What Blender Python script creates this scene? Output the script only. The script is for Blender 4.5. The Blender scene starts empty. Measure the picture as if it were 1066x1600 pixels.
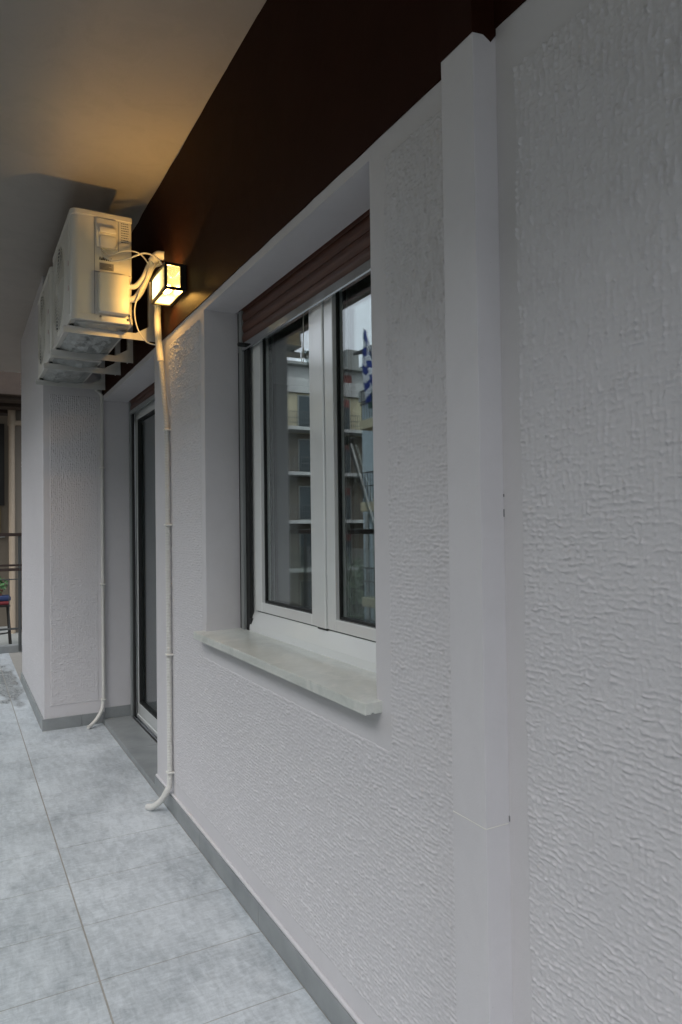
import bpy, bmesh, math, random
import numpy as np
from mathutils import Vector, Matrix, noise as mnoise
random.seed(7)
S = bpy.context.scene
COL = S.collection
R = math.radians

# ------------------------------------------------------------------ camera, sky, sun, exposure
cam_d = bpy.data.cameras.new('camera')
cam = bpy.data.objects.new('camera', cam_d); COL.objects.link(cam)
yaw, pitch, roll = R(28.55), R(1.228), R(-0.751)
fwd = Vector((math.sin(yaw)*math.cos(pitch), math.cos(yaw)*math.cos(pitch), math.sin(pitch)))
rgt = Vector((math.cos(yaw), -math.sin(yaw), 0)); upv = rgt.cross(fwd)
r2 = rgt*math.cos(roll) + upv*math.sin(roll); u2 = -rgt*math.sin(roll) + upv*math.cos(roll)
M = Matrix((r2, u2, -fwd)).transposed().to_4x4(); M.translation = Vector((-0.885, 0, 1.32))
cam.matrix_world = M
cam_d.sensor_fit = 'VERTICAL'; cam_d.sensor_height = 36.0; cam_d.sensor_width = 24.0
cam_d.lens = 1101.6/1600*36.0
cam_d.clip_start = 0.02; cam_d.clip_end = 600
S.camera = cam

SUN_EL, SUN_AZ = R(54), R(-130)        # azimuth measured from +Y towards +X: the open side of the balcony is -X
W = bpy.data.worlds.new('World'); S.world = W; W.use_nodes = True
nt = W.node_tree; nt.nodes.clear()
out = nt.nodes.new('ShaderNodeOutputWorld'); bg = nt.nodes.new('ShaderNodeBackground')
sky = nt.nodes.new('ShaderNodeTexSky'); sky.sky_type = 'NISHITA'; sky.sun_disc = False
sky.sun_elevation = SUN_EL; sky.sun_rotation = SUN_AZ; sky.air_density = 1.0; sky.dust_density = 6.0; sky.ozone_density = 1.0
hs = nt.nodes.new('ShaderNodeHueSaturation'); hs.inputs['Saturation'].default_value = 0.42
cloud = nt.nodes.new('ShaderNodeMix'); cloud.data_type = 'RGBA'        # even overcast layer over the clear sky
cloud.inputs[0].default_value = 0.80; cloud.inputs[7].default_value = (7.0, 7.6, 8.3, 1)
nt.links.new(sky.outputs[0], hs.inputs['Color']); nt.links.new(hs.outputs[0], cloud.inputs[6]); nt.links.new(cloud.outputs[2], bg.inputs[0])
bg.inputs[1].default_value = 0.16
nt.links.new(bg.outputs[0], out.inputs[0])

sd = bpy.data.lights.new('sun', 'SUN'); sd.energy = 1.15; sd.angle = R(40); sd.color = (1.0, 0.97, 0.94)
so = bpy.data.objects.new('sun', sd); COL.objects.link(so)
sdir = Vector((math.sin(SUN_AZ)*math.cos(SUN_EL), math.cos(SUN_AZ)*math.cos(SUN_EL), math.sin(SUN_EL)))
so.rotation_euler = sdir.to_track_quat('Z', 'Y').to_euler(); so.location = sdir*60

S.view_settings.view_transform = 'Standard'; S.view_settings.look = 'None'
S.view_settings.exposure = 0.42; S.view_settings.gamma = 1.0
try: S.view_settings.use_curve_mapping = False
except Exception: pass
S.render.engine = 'CYCLES'
S.cycles.use_denoising = True
S.cycles.max_bounces = 10; S.cycles.transparent_max_bounces = 24
S.cycles.sample_clamp_indirect = 6.0
S.cycles.caustics_reflective = False; S.cycles.caustics_refractive = False

# ------------------------------------------------------------------ helpers
def ident(o, label=None, cat=None, group=None, kind=None):
    if label: o['label'] = label
    if cat: o['category'] = cat
    if group: o['group'] = group
    if kind: o['kind'] = kind
    return o

def thing(name, label, cat, loc=(0, 0, 0), group=None):
    o = bpy.data.objects.new(name, None); COL.objects.link(o); o.location = loc
    o.empty_display_size = 0.05
    return ident(o, label, cat, group)

def origin(o):
    p = Vector((0, 0, 0))
    while o is not None:
        p += Vector(o.location); o = o.parent
    return p

class B:
    """collects shapes given in world coordinates, links them as ONE mesh object"""
    def __init__(s): s.v = []; s.f = []
    def add(s, vs, fs):
        n = len(s.v); s.v += [Vector(p) for p in vs]; s.f += [tuple(i+n for i in f) for f in fs]; return s
    def box(s, lo, hi, c=0.0):
        x0, y0, z0 = lo; x1, y1, z1 = hi
        if x0 > x1: x0, x1 = x1, x0
        if y0 > y1: y0, y1 = y1, y0
        if z0 > z1: z0, z1 = z1, z0
        c = min(c, (x1-x0)*.45, (y1-y0)*.45, (z1-z0)*.45)
        if c <= 0:
            return s.add([(x0,y0,z0),(x1,y0,z0),(x1,y1,z0),(x0,y1,z0),(x0,y0,z1),(x1,y0,z1),(x1,y1,z1),(x0,y1,z1)],
                         [(0,3,2,1),(4,5,6,7),(0,1,5,4),(1,2,6,5),(2,3,7,6),(3,0,4,7)])
        return s.hull(lo=(x0,y0,z0), hi=(x1,y1,z1), c=c)
    def hull(s, lo, hi, c):
        bm = bmesh.new(); bmesh.ops.create_cube(bm, size=1)
        for v in bm.verts:
            v.co = Vector([(lo[i]+hi[i])/2 + v.co[i]*(hi[i]-lo[i]) for i in range(3)])
        bmesh.ops.bevel(bm, geom=bm.edges[:], offset=c, segments=2, profile=0.5, affect='EDGES')
        bm.verts.index_update()
        s.add([v.co.copy() for v in bm.verts], [[v.index for v in f.verts] for f in bm.faces]); bm.free(); return s
    def prism(s, poly, axis, a0, a1):
        """poly: list of 2D points in the two remaining axes (cyclic order x->yz, y->xz, z->xy)"""
        n = len(poly)
        def p3(q, a):
            if axis == 'X': return (a, q[0], q[1])
            if axis == 'Y': return (q[0], a, q[1])
            return (q[0], q[1], a)
        vs = [p3(q, a0) for q in poly] + [p3(q, a1) for q in poly]
        fs = [tuple(range(n)), tuple(range(2*n-1, n-1, -1))] + [(i, (i+1) % n, n+(i+1) % n, n+i) for i in range(n)]
        return s.add(vs, fs)
    def tube(s, pts, r, seg=10, cap=True, rad=None):
        pts = [Vector(p) for p in pts]; n = len(pts); rings = []
        t0 = (pts[1]-pts[0]).normalized()
        a = Vector((0, 0, 1)) if abs(t0.z) < .9 else Vector((1, 0, 0))
        nrm = (a - t0*a.dot(t0)).normalized()
        vs = []
        for i, p in enumerate(pts):
            t = (pts[min(i+1, n-1)]-pts[max(i-1, 0)]).normalized()
            nrm = (nrm - t*nrm.dot(t)).normalized(); b = t.cross(nrm)
            rr = rad[i] if rad else r
            for k in range(seg):
                an = 2*math.pi*k/seg
                vs.append(p + (nrm*math.cos(an)+b*math.sin(an))*rr)
        fs = []
        for i in range(n-1):
            for k in range(seg):
                fs.append((i*seg+k, i*seg+(k+1) % seg, (i+1)*seg+(k+1) % seg, (i+1)*seg+k))
        if cap:
            fs.append(tuple(range(seg-1, -1, -1))); fs.append(tuple((n-1)*seg+k for k in range(seg)))
        return s.add(vs, fs)
    def lathe(s, prof, c, seg=20, axis='Z'):
        vs = []; n = len(prof)
        for r_, h_ in prof:
            for k in range(seg):
                an = 2*math.pi*k/seg; x, y = r_*math.cos(an), r_*math.sin(an)
                if axis == 'Z': q = (c[0]+x, c[1]+y, c[2]+h_)
                elif axis == 'X': q = (c[0]+h_, c[1]+x, c[2]+y)
                else: q = (c[0]+x, c[1]+h_, c[2]+y)
                vs.append(q)
        fs = [(i*seg+k, i*seg+(k+1) % seg, (i+1)*seg+(k+1) % seg, (i+1)*seg+k) for i in range(n-1) for k in range(seg)]
        fs.append(tuple(range(seg-1, -1, -1))); fs.append(tuple((n-1)*seg+k for k in range(seg)))
        return s.add(vs, fs)
    def build(s, name, mat, parent=None, smooth=False, bevel=0, subsurf=0):
        o0 = origin(parent) if parent else Vector((0, 0, 0))
        me = bpy.data.meshes.new(name)
        me.from_pydata([tuple(v-o0) for v in s.v], [], s.f); me.update()
        bm = bmesh.new(); bm.from_mesh(me); bmesh.ops.recalc_face_normals(bm, faces=bm.faces[:]); bm.to_mesh(me); bm.free()
        if mat: me.materials.append(mat)
        if smooth:
            for p in me.polygons: p.use_smooth = True
        o = bpy.data.objects.new(name, me); COL.objects.link(o)
        if parent: o.parent = parent
        if bevel:
            m = o.modifiers.new('bevel', 'BEVEL'); m.width = bevel; m.segments = 2; m.limit_method = 'ANGLE'; m.angle_limit = R(40)
        if smooth:
            try: me.set_sharp_from_angle(angle=R(42))
            except Exception: pass
        return o

def part(name, mat, parent, lo, hi, c=0.0):
    return B().box(lo, hi, c).build(name, mat, parent)

def copy_tree(o, parent=None):
    c = o.copy(); COL.objects.link(c); c.parent = parent
    for ch in list(o.children): copy_tree(ch, c)
    return c

def curve_pts(ctrl, n=10):
    """Catmull-Rom through control points"""
    P = [Vector(p) for p in ctrl]; P = [P[0]*2-P[1]] + P + [P[-1]*2-P[-2]]; o = []
    for i in range(1, len(P)-2):
        for k in range(n):
            t = k/n; a, b, c, d = P[i-1], P[i], P[i+1], P[i+2]
            o.append(0.5*((2*b)+(c-a)*t+(2*a-5*b+4*c-d)*t*t+(3*b-a-3*c+d)*t**3))
    o.append(P[-2]); return o

# ------------------------------------------------------------------ materials
class Mat:
    def __init__(s, name, color=(.5, .5, .5), rough=.6, metal=0., spec=.5):
        s.m = bpy.data.materials.new(name); s.m.use_nodes = True; s.nt = s.m.node_tree
        s.p = s.nt.nodes['Principled BSDF']; s.out = s.nt.nodes['Material Output']
        s.p.inputs['Base Color'].default_value = (*color, 1); s.p.inputs['Roughness'].default_value = rough
        s.p.inputs['Metallic'].default_value = metal; s.p.inputs['Specular IOR Level'].default_value = spec
        s.tc = s.nt.nodes.new('ShaderNodeTexCoord')
    def n(s, t, **kw):
        x = s.nt.nodes.new(t)
        for k, v in kw.items(): setattr(x, k, v)
        return x
    def l(s, a, b): s.nt.links.new(a, b)
    def val(s, op, a, b=None, c=None, clamp=False):
        x = s.n('ShaderNodeMath', operation=op); x.use_clamp = clamp
        for i, q in enumerate((a, b, c)):
            if q is None: continue
            if isinstance(q, (int, float)): x.inputs[i].default_value = q
            else: s.l(q, x.inputs[i])
        return x.outputs[0]
    def mapped(s, scale=(1, 1, 1), src=None, loc=(0, 0, 0)):
        mp = s.n('ShaderNodeMapping'); s.l(src or s.tc.outputs['Object'], mp.inputs[0])
        mp.inputs['Scale'].default_value = scale; mp.inputs['Location'].default_value = loc; return mp.outputs[0]
    def noise(s, scale=5, detail=4, rough=.55, vec=None, dist=0):
        x = s.n('ShaderNodeTexNoise'); x.inputs['Scale'].default_value = scale; x.inputs['Detail'].default_value = detail
        x.inputs['Roughness'].default_value = rough; x.inputs['Distortion'].default_value = dist
        s.l(vec or s.tc.outputs['Object'], x.inputs['Vector']); return x.outputs['Fac']
    def ramp(s, fac, stops):
        x = s.n('ShaderNodeValToRGB'); e = x.color_ramp.elements
        while len(e) < len(stops): e.new(.5)
        for i, (p, c) in enumerate(stops):
            e[i].position = p; e[i].color = (*c, 1) if len(c) == 3 else c
        s.l(fac, x.inputs[0]); return x.outputs[0]
    def mix(s, fac, a, b, blend='MIX'):
        x = s.n('ShaderNodeMix', data_type='RGBA', blend_type=blend)
        for i, q in ((0, fac), (6, a), (7, b)):
            if isinstance(q, (int, float)): x.inputs[i].default_value = q
            elif isinstance(q, tuple): x.inputs[i].default_value = (*q, 1)
            else: s.l(q, x.inputs[i])
        return x.outputs[2]
    def base(s, c): s.l(c, s.p.inputs['Base Color'])
    def rough(s, c): s.l(c, s.p.inputs['Roughness'])
    def bump(s, h, dist=.002, strength=1.0):
        b = s.n('ShaderNodeBump'); b.inputs['Distance'].default_value = dist; b.inputs['Strength'].default_value = strength
        s.l(h, b.inputs['Height']); s.l(b.outputs[0], s.p.inputs['Normal']); return b

PLASTER = (.66, .641, .660)
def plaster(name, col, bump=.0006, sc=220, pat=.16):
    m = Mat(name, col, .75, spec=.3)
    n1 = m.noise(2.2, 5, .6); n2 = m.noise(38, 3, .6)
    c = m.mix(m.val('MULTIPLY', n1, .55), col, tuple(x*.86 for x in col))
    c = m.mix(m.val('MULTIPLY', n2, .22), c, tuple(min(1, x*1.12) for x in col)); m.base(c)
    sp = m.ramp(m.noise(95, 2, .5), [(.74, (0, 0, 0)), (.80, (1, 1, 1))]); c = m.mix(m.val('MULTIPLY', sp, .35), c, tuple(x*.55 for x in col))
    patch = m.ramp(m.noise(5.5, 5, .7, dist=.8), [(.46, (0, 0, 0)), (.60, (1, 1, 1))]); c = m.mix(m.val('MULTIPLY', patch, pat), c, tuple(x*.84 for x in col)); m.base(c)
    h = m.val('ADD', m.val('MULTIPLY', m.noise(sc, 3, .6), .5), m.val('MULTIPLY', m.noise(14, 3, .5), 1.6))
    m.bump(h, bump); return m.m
M_plain = plaster('smooth_paint', PLASTER)
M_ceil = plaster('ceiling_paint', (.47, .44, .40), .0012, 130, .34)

def stucco():
    m = Mat('combed_render', PLASTER, .78, spec=.25)
    c = m.mix(m.val('MULTIPLY', m.noise(3, 4, .6), .5), PLASTER, tuple(x*.9 for x in PLASTER)); m.base(c)
    m.bump(m.noise(420, 3, .6), .0005); return m.m
M_stucco = stucco()

def brown():
    m = Mat('dark_brown_paint', (.020, .009, .006), .6, spec=.06)
    m.base(m.mix(m.noise(6, 4), (.019, .0058, .0029), (.035, .0108, .0054)))
    m.bump(m.val('ADD', m.noise(18, 3), m.val('MULTIPLY', m.noise(160, 2), .3)), .0007); return m.m
M_brown = brown()

def floor_tile():
    m = Mat('dusty_grey_tile', (.3, .32, .33), .5)
    oi = m.n('ShaderNodeObjectInfo')
    geo = m.n('ShaderNodeNewGeometry'); pos = geo.outputs['Position']
    off = m.n('ShaderNodeCombineXYZ'); m.l(m.val('MULTIPLY', oi.outputs['Random'], 13.0), off.inputs[0]); m.l(m.val('MULTIPLY', oi.outputs['Random'], 7.0), off.inputs[2])
    va = m.n('ShaderNodeVectorMath', operation='ADD'); m.l(pos, va.inputs[0]); m.l(off.outputs[0], va.inputs[1])
    # printed cement look of the tile itself
    stone = m.ramp(m.noise(7, 6, .62, va.outputs[0]), [(.30, (.20, .23, .255)), (.70, (.32, .35, .375))])
    # wiped building dust: broad film, plus dabs dragged along the balcony
    film = m.noise(2.6, 5, .65, m.mapped((1.1, .8, 1), src=pos))
    dab = m.noise(17, 6, .75, m.mapped((2.1, .6, 1), src=pos), dist=.5)
    dab2 = m.noise(46, 4, .7, m.mapped((.6, 1.6, 1), src=pos), dist=.4)
    d = m.val('ADD', m.val('MULTIPLY', film, .44), m.val('ADD', m.val('MULTIPLY', dab, .42), m.val('MULTIPLY', dab2, .30)))
    d = m.ramp(d, [(.41, (.06, .06, .06)), (.67, (.97, .97, .97))])
    c = m.mix(d, stone, (.61, .65, .685))
    c = m.mix(m.val('MULTIPLY', m.val('GREATER_THAN', m.noise(60, 2, .5, pos), .735), .30), c, (.66, .66, .64))
    # spilt water left along a joint near the end of the balcony
    sep = m.n('ShaderNodeSeparateXYZ'); m.l(pos, sep.inputs[0])
    wx = m.val('DIVIDE', m.val('ADD', sep.outputs[0], .50), .13); wy = m.val('DIVIDE', m.val('SUBTRACT', sep.outputs[1], 6.75), 1.2)
    rr = m.val('ADD', m.val('MULTIPLY', wx, wx), m.val('MULTIPLY', wy, wy))
    wet = m.ramp(m.val('ADD', m.val('SUBTRACT', 1.1, rr), m.val('MULTIPLY', m.val('SUBTRACT', m.noise(5, 2, .5, m.mapped((1.8, .7, 1), src=pos)), .5), 2.6)), [(.40, (0, 0, 0)), (.75, (1, 1, 1))])
    c = m.mix(m.val('MULTIPLY', wet, .5), c, (.15, .16, .16)); m.base(c)
    ro = m.val('SUBTRACT', m.val('MULTIPLY_ADD', d, .26, .34), m.val('MULTIPLY', wet, .26), clamp=True); m.rough(ro)
    m.bump(m.val('ADD', m.noise(9, 3, .5, pos), m.val('MULTIPLY', m.noise(120, 2, .5, pos), .15)), .0008)
    return m.m
M_tile = floor_tile()

def simple(name, col, rough=.5, metal=0., var=.12, nsc=9, bump=0., bsc=60, spec=.5):
    m = Mat(name, col, rough, metal, spec)
    n = m.noise(nsc, 4, .6)
    m.base(m.mix(n, tuple(x*(1-var) for x in col), tuple(min(1, x*(1+var)) for x in col)))
    m.rough(m.val('MULTIPLY_ADD', m.noise(nsc*2.3, 3), .18, rough-.09))
    if bump: m.bump(m.noise(bsc, 3), bump)
    return m.m
M_grout = simple('grout', (.33, .318, .295), .85, nsc=24, var=.25, bump=.0006)
def skirt():
    m = Mat('grey_skirting_tile', (.27, .285, .29), .42)
    m.base(m.ramp(m.noise(6, 5, .6), [(.3, (.215, .23, .235)), (.7, (.31, .325, .33))])); return m.m
M_skirt = skirt()
M_alu = simple('white_lacquered_aluminium', (.87, .89, .89), .20, nsc=3, var=.03, spec=.9)
M_alu.node_tree.nodes['Principled BSDF'].inputs['Coat Weight'].default_value = 1.0
M_alu.node_tree.nodes['Principled BSDF'].inputs['Coat Roughness'].default_value = .10
M_alu.node_tree.nodes['Principled BSDF'].inputs['Coat IOR'].default_value = 1.75
M_gasket = simple('black_rubber_gasket', (.012, .013, .013), .6)
M_rail = simple('grey_guide_rail', (.30, .32, .32), .35, .2)
def endbar():
    m = Mat('polished_end_bar', (.48, .50, .52), .10, 1.0); m.bump(m.noise(7, 1, .4, m.mapped((2, 1, 2))), .0012); return m.m
M_bar = endbar()
M_dark = simple('dark_metal', (.018, .016, .014), .45, .3)
M_white_pl = simple('white_plastic', (.72, .71, .67), .45, nsc=5, var=.05)
M_conduit = simple('white_flexible_conduit', (.66, .65, .62), .5, nsc=8, var=.06)
M_cable = simple('white_cable_sheath', (.70, .68, .62), .45)
M_ac = simple('cream_white_steel', (.66, .645, .60), .36, nsc=3, var=.05)
M_ac2 = simple('off_white_cover_plastic', (.70, .68, .62), .42, nsc=4, var=.05)
M_bracket = simple('white_powder_coated_bracket', (.62, .62, .60), .42, nsc=14, var=.10)
M_zinc = simple('galvanised_base_pan', (.42, .44, .43), .42, .55, nsc=20, var=.3, bump=.004, bsc=26)
M_black = simple('black_lantern_metal', (.010, .009, .008), .35)
M_sticker = simple('grey_rating_sticker', (.24, .24, .25), .5)
M_ink = simple('black_ink', (.02, .02, .02), .5)
M_pink = simple('faded_red_emblem', (.42, .22, .24), .5)
M_red = simple('brick_red_shutter', (.20, .055, .045), .6)
M_railbrown = simple('brown_handrail', (.045, .026, .02), .5, nsc=16, var=.3)
M_railgrey = simple('grey_steel_rail', (.10, .105, .105), .45, .4)

def marble():
    m = Mat('pale_green_grey_marble', (.5, .5, .45), .32)
    n = m.noise(3.2, 7, .68, m.mapped((1.3, 1, 3)), dist=1.3)
    c = m.ramp(n, [(.25, (.47, .49, .455)), (.46, (.60, .625, .59)), (.55, (.66, .68, .64)), (.75, (.56, .575, .53))])
    v = m.val('ABSOLUTE', m.val('SUBTRACT', m.noise(2.4, 5, .6, m.mapped((1, 1.3, 1)), dist=.9), .5))
    c = m.mix(m.ramp(v, [(.0, (.55, .55, .55)), (.035, (0, 0, 0))]), c, (.76, .76, .72))
    c = m.mix(m.val('MULTIPLY', m.noise(60, 3), .25), c, (.48, .49, .45)); m.base(c)
    m.bump(m.noise(22, 3), .0005); return m.m
M_marble = marble()

def shutter_wood():
    m = Mat('wood_effect_shutter_slat', (.09, .04, .025), .42)
    g = m.noise(5, 5, .7, m.mapped((4, 1.2, 26)), dist=.4)
    m.base(m.ramp(g, [(.3, (.060, .020, .011)), (.55, (.110, .040, .023)), (.75, (.165, .072, .042))])); return m.m
M_slat = shutter_wood()

def glass(name, tint=(.93, .96, .95), refl=1.0):
    m = bpy.data.materials.new(name); m.use_nodes = True; t = m.node_tree; t.nodes.clear()
    o = t.nodes.new('ShaderNodeOutputMaterial'); tr = t.nodes.new('ShaderNodeBsdfTransparent'); tr.inputs[0].default_value = (*tint, 1)
    gl = t.nodes.new('ShaderNodeBsdfGlossy'); gl.inputs['Roughness'].default_value = 0.0; gl.inputs[0].default_value = (.95, .98, 1, 1)
    lw = t.nodes.new('ShaderNodeLayerWeight'); lw.inputs[0].default_value = .5
    pw = t.nodes.new('ShaderNodeMath'); pw.operation = 'POWER'; pw.inputs[1].default_value = 5
    mu = t.nodes.new('ShaderNodeMath'); mu.operation = 'MULTIPLY_ADD'; mu.inputs[1].default_value = .957*refl; mu.inputs[2].default_value = .043*refl; mu.use_clamp = True
    mx = t.nodes.new('ShaderNodeMixShader')
    t.links.new(lw.outputs['Facing'], pw.inputs[0]); t.links.new(pw.outputs[0], mu.inputs[0]); t.links.new(mu.outputs[0], mx.inputs[0])
    t.links.new(tr.outputs[0], mx.inputs[1]); t.links.new(gl.outputs[0], mx.inputs[2]); t.links.new(mx.outputs[0], o.inputs[0]); return m
M_glass = glass('window_glass', refl=2.0); M_glass_door = glass('door_glass', refl=.9)

def lantern_glass(name, f, tc=(.95, .9, .8)):
    m = bpy.data.materials.new(name); m.use_nodes = True; t = m.node_tree; t.nodes.clear()
    o = t.nodes.new('ShaderNodeOutputMaterial'); tr = t.nodes.new('ShaderNodeBsdfTransparent'); tr.inputs[0].default_value = (1, .97, .9, 1)
    tl = t.nodes.new('ShaderNodeBsdfTranslucent'); tl.inputs[0].default_value = (*tc, 1)
    mx = t.nodes.new('ShaderNodeMixShader'); mx.inputs[0].default_value = f
    t.links.new(tr.outputs[0], mx.inputs[1]); t.links.new(tl.outputs[0], mx.inputs[2]); t.links.new(mx.outputs[0], o.inputs[0]); return m
M_lglass = lantern_glass('clear_lantern_glass', .15, (.62, .82, 1.0)); M_opal = lantern_glass('opal_lantern_glass', .96, (.44, .52, .62)); M_bulb = lantern_glass('bulb_glass', .25); M_semi = lantern_glass('half_opal_lantern_glass', .18, (.52, .60, .70))

def wood_floor():
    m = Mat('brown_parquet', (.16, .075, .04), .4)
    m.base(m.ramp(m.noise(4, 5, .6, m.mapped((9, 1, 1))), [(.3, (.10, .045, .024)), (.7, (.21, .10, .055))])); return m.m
M_parquet = wood_floor()
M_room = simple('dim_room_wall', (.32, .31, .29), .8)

# facade colours across the street
def facade(name, col, var=.16): return simple(name, col, .8, nsc=.8, var=var, bump=.004, bsc=9)
M_cream = facade('cream_render', (.50, .455, .31)); M_whitef = facade('weathered_white_render', (.46, .465, .45))
M_loggia_shade = facade('loggia_shade_brown', (.15, .125, .095), .3); M_blue = facade('pale_blue_render', (.42, .50, .53)); M_beige = facade('brownish_beige_render', (.20, .17, .135), .22)
M_conc = facade('grey_concrete', (.30, .31, .295)); M_green = simple('dark_green_awning_cloth', (.012, .045, .035), .8, nsc=3, var=.25)
M_roofred = simple('terracotta_roof_tile', (.19, .085, .055), .8, nsc=14, var=.4)
M_leaf = simple('olive_leaf', (.05, .085, .03), .6, nsc=30, var=.45)
M_bark = simple('bark', (.10, .075, .05), .9)
M_street = simple('street_asphalt', (.06, .06, .06), .9, nsc=2, var=.3)
M_fblue = simple('flag_blue_cloth', (.025, .05, .24), .8); M_fwhite = simple('flag_white_cloth', (.66, .68, .72), .8)
M_winglass = simple('far_window_glass', (.03, .045, .05), .12, nsc=1.5, var=.4)
M_woodsoffit = simple('dark_wood_soffit', (.040, .024, .015), .7, nsc=8, var=.35)
M_post = simple('beige_downpipe_paint', (.44, .35, .26), .6, nsc=12, var=.15)
M_yellow = simple('ochre_lit_patch', (.45, .33, .10), .8)
M_clblue = simple('navy_blanket', (.02, .035, .10), .9); M_clred = simple('dark_red_blanket', (.16, .02, .025), .9)

# ================================================================== SETTING
ground = B().box((-420, -420, -9.2), (420, 420, -9.0)).build('ground', M_street); ident(ground, kind='structure')

FY0, FY1 = -1.6, 8.5          # balcony along the wall
FX0 = -1.42
floor = B().box((FX0, FY0, -.18), (.30, FY1, -.0017)).build('balcony_floor', M_grout); ident(floor, kind='structure')
xs = [(FX0+.002, -1.1435), (-1.1408, -.5212), (-.5188, -.012)]
y0 = 2.1874-.325*12
k = 0
while y0 < FY1-.02:
    y1 = min(y0+.325, FY1-.004)
    for (a, b) in xs:
        segs = [(a, b)]
        for (p, q) in segs:
            if q > -.3 and y0 > 5.06-.3:      # along the column
                if y0 > 5.06: q = min(q, -.397)
            dz = random.uniform(-.0006, .0006)
            t = B().box((p+.0016, max(y0, FY0+.002)+.0018, -.012), (q-.0016, y1-.0018, dz), .0012).build('tile', M_tile, floor)
    y0 += .325
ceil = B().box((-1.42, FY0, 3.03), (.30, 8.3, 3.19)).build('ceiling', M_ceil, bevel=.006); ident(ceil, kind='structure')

# ================================================================== THE APARTMENT BUILDING
bld = thing('apartment_building', 'apartment wall in white combed render with dark brown band under the ceiling', 'building')
WD = .26                                         # wall thickness
WY0, WY1, WZ0, WZ1 = 1.459, 2.776, .905, 2.215   # window opening
DY0, DY1, DZ1 = 3.60, 5.06, 2.215                # door opening
wb = B()
wb.box((0, FY0, 0), (WD, WY0, 3.03)); wb.box((0, WY0, 0), (WD, WY1, WZ0-.03)); wb.box((0, WY0, WZ1), (.135, WY1, 3.03))
wb.box((0, WY1, 0), (WD, DY0, 3.03)); wb.box((0, DY0, DZ1), (.165, DY1, 3.03))
wb.box((0, DY1, 0), (.36, 8.3, 3.03))
wall = wb.build('wall', M_plain, bld)
# textured fields of the wall, a little proud, with smooth margins left round them
def vnoise(u, v, seed):
    """smooth value noise on numpy arrays, range -1..1"""
    iu = np.floor(u).astype(np.int64); iv = np.floor(v).astype(np.int64); fu = u-iu; fv = v-iv
    fu = fu*fu*(3-2*fu); fv = fv*fv*(3-2*fv)
    def h(a, b):
        n = (a*374761393 + b*668265263 + seed*982451653) & 0x7fffffff
        n = ((n ^ (n >> 13))*1274126177) & 0x7fffffff
        return ((n ^ (n >> 16)) & 0xffff)/32767.5-1
    return (h(iu, iv)*(1-fu)+h(iu+1, iv)*fu)*(1-fv)+(h(iu, iv+1)*(1-fu)+h(iu+1, iv+1)*fu)*fv
def fbm(u, v, seed, o=3):
    t = 0; a = 1; w = 0
    for i in range(o): t = t+a*vnoise(u*2**i, v*2**i, seed+i*7); w += a; a *= .55
    return t/w
def comb(u, v):
    """relief of the combed render in metres: a wobbly weave of thin upright and level ridges"""
    wu = u+.0040*fbm(u*16, v*10, 1)+.0026*vnoise(u*95, v*70, 2); wv = v+.0050*fbm(u*13, v*18, 3)+.0036*vnoise(u*85, v*110, 4)
    def ridge(q, per, wid):
        f = q/per; k = np.floor(f); f = f-k-.5; return np.exp(-(f/wid)**2), k
    up, ku = ridge(wu, .0122, .23); lv, kv = ridge(wv, .0106, .23)
    # every ridge swells and fades on its own: amplitude keyed to the ridge number
    au = np.clip(.66+.62*vnoise(v*50+ku*7.31, ku*3.7, 5)+.30*fbm(u*22, v*22, 15, 2), .08, 1.25)
    av = np.clip(.62+.66*vnoise(u*46+kv*5.17, kv*2.9, 6)+.32*fbm(u*22, v*22, 16, 2), .08, 1.25)
    bal = np.clip((v-1.15)/.6+.35*fbm(u*2.5, v*2.5, 8, 2), 0, 1)          # upright strokes rule higher up, level ones lower down
    beads = .60+.52*vnoise(u*150, v*150, 19)
    a = up*au*(.50+1.0*bal); b = lv*av*(1.0-.62*bal)
    return .0027*(a+b)*beads*(1+.60*bal)+.0011*fbm(u*140, v*140, 9, 3)+.0010*fbm(u*9, v*9, 10, 2)
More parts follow.
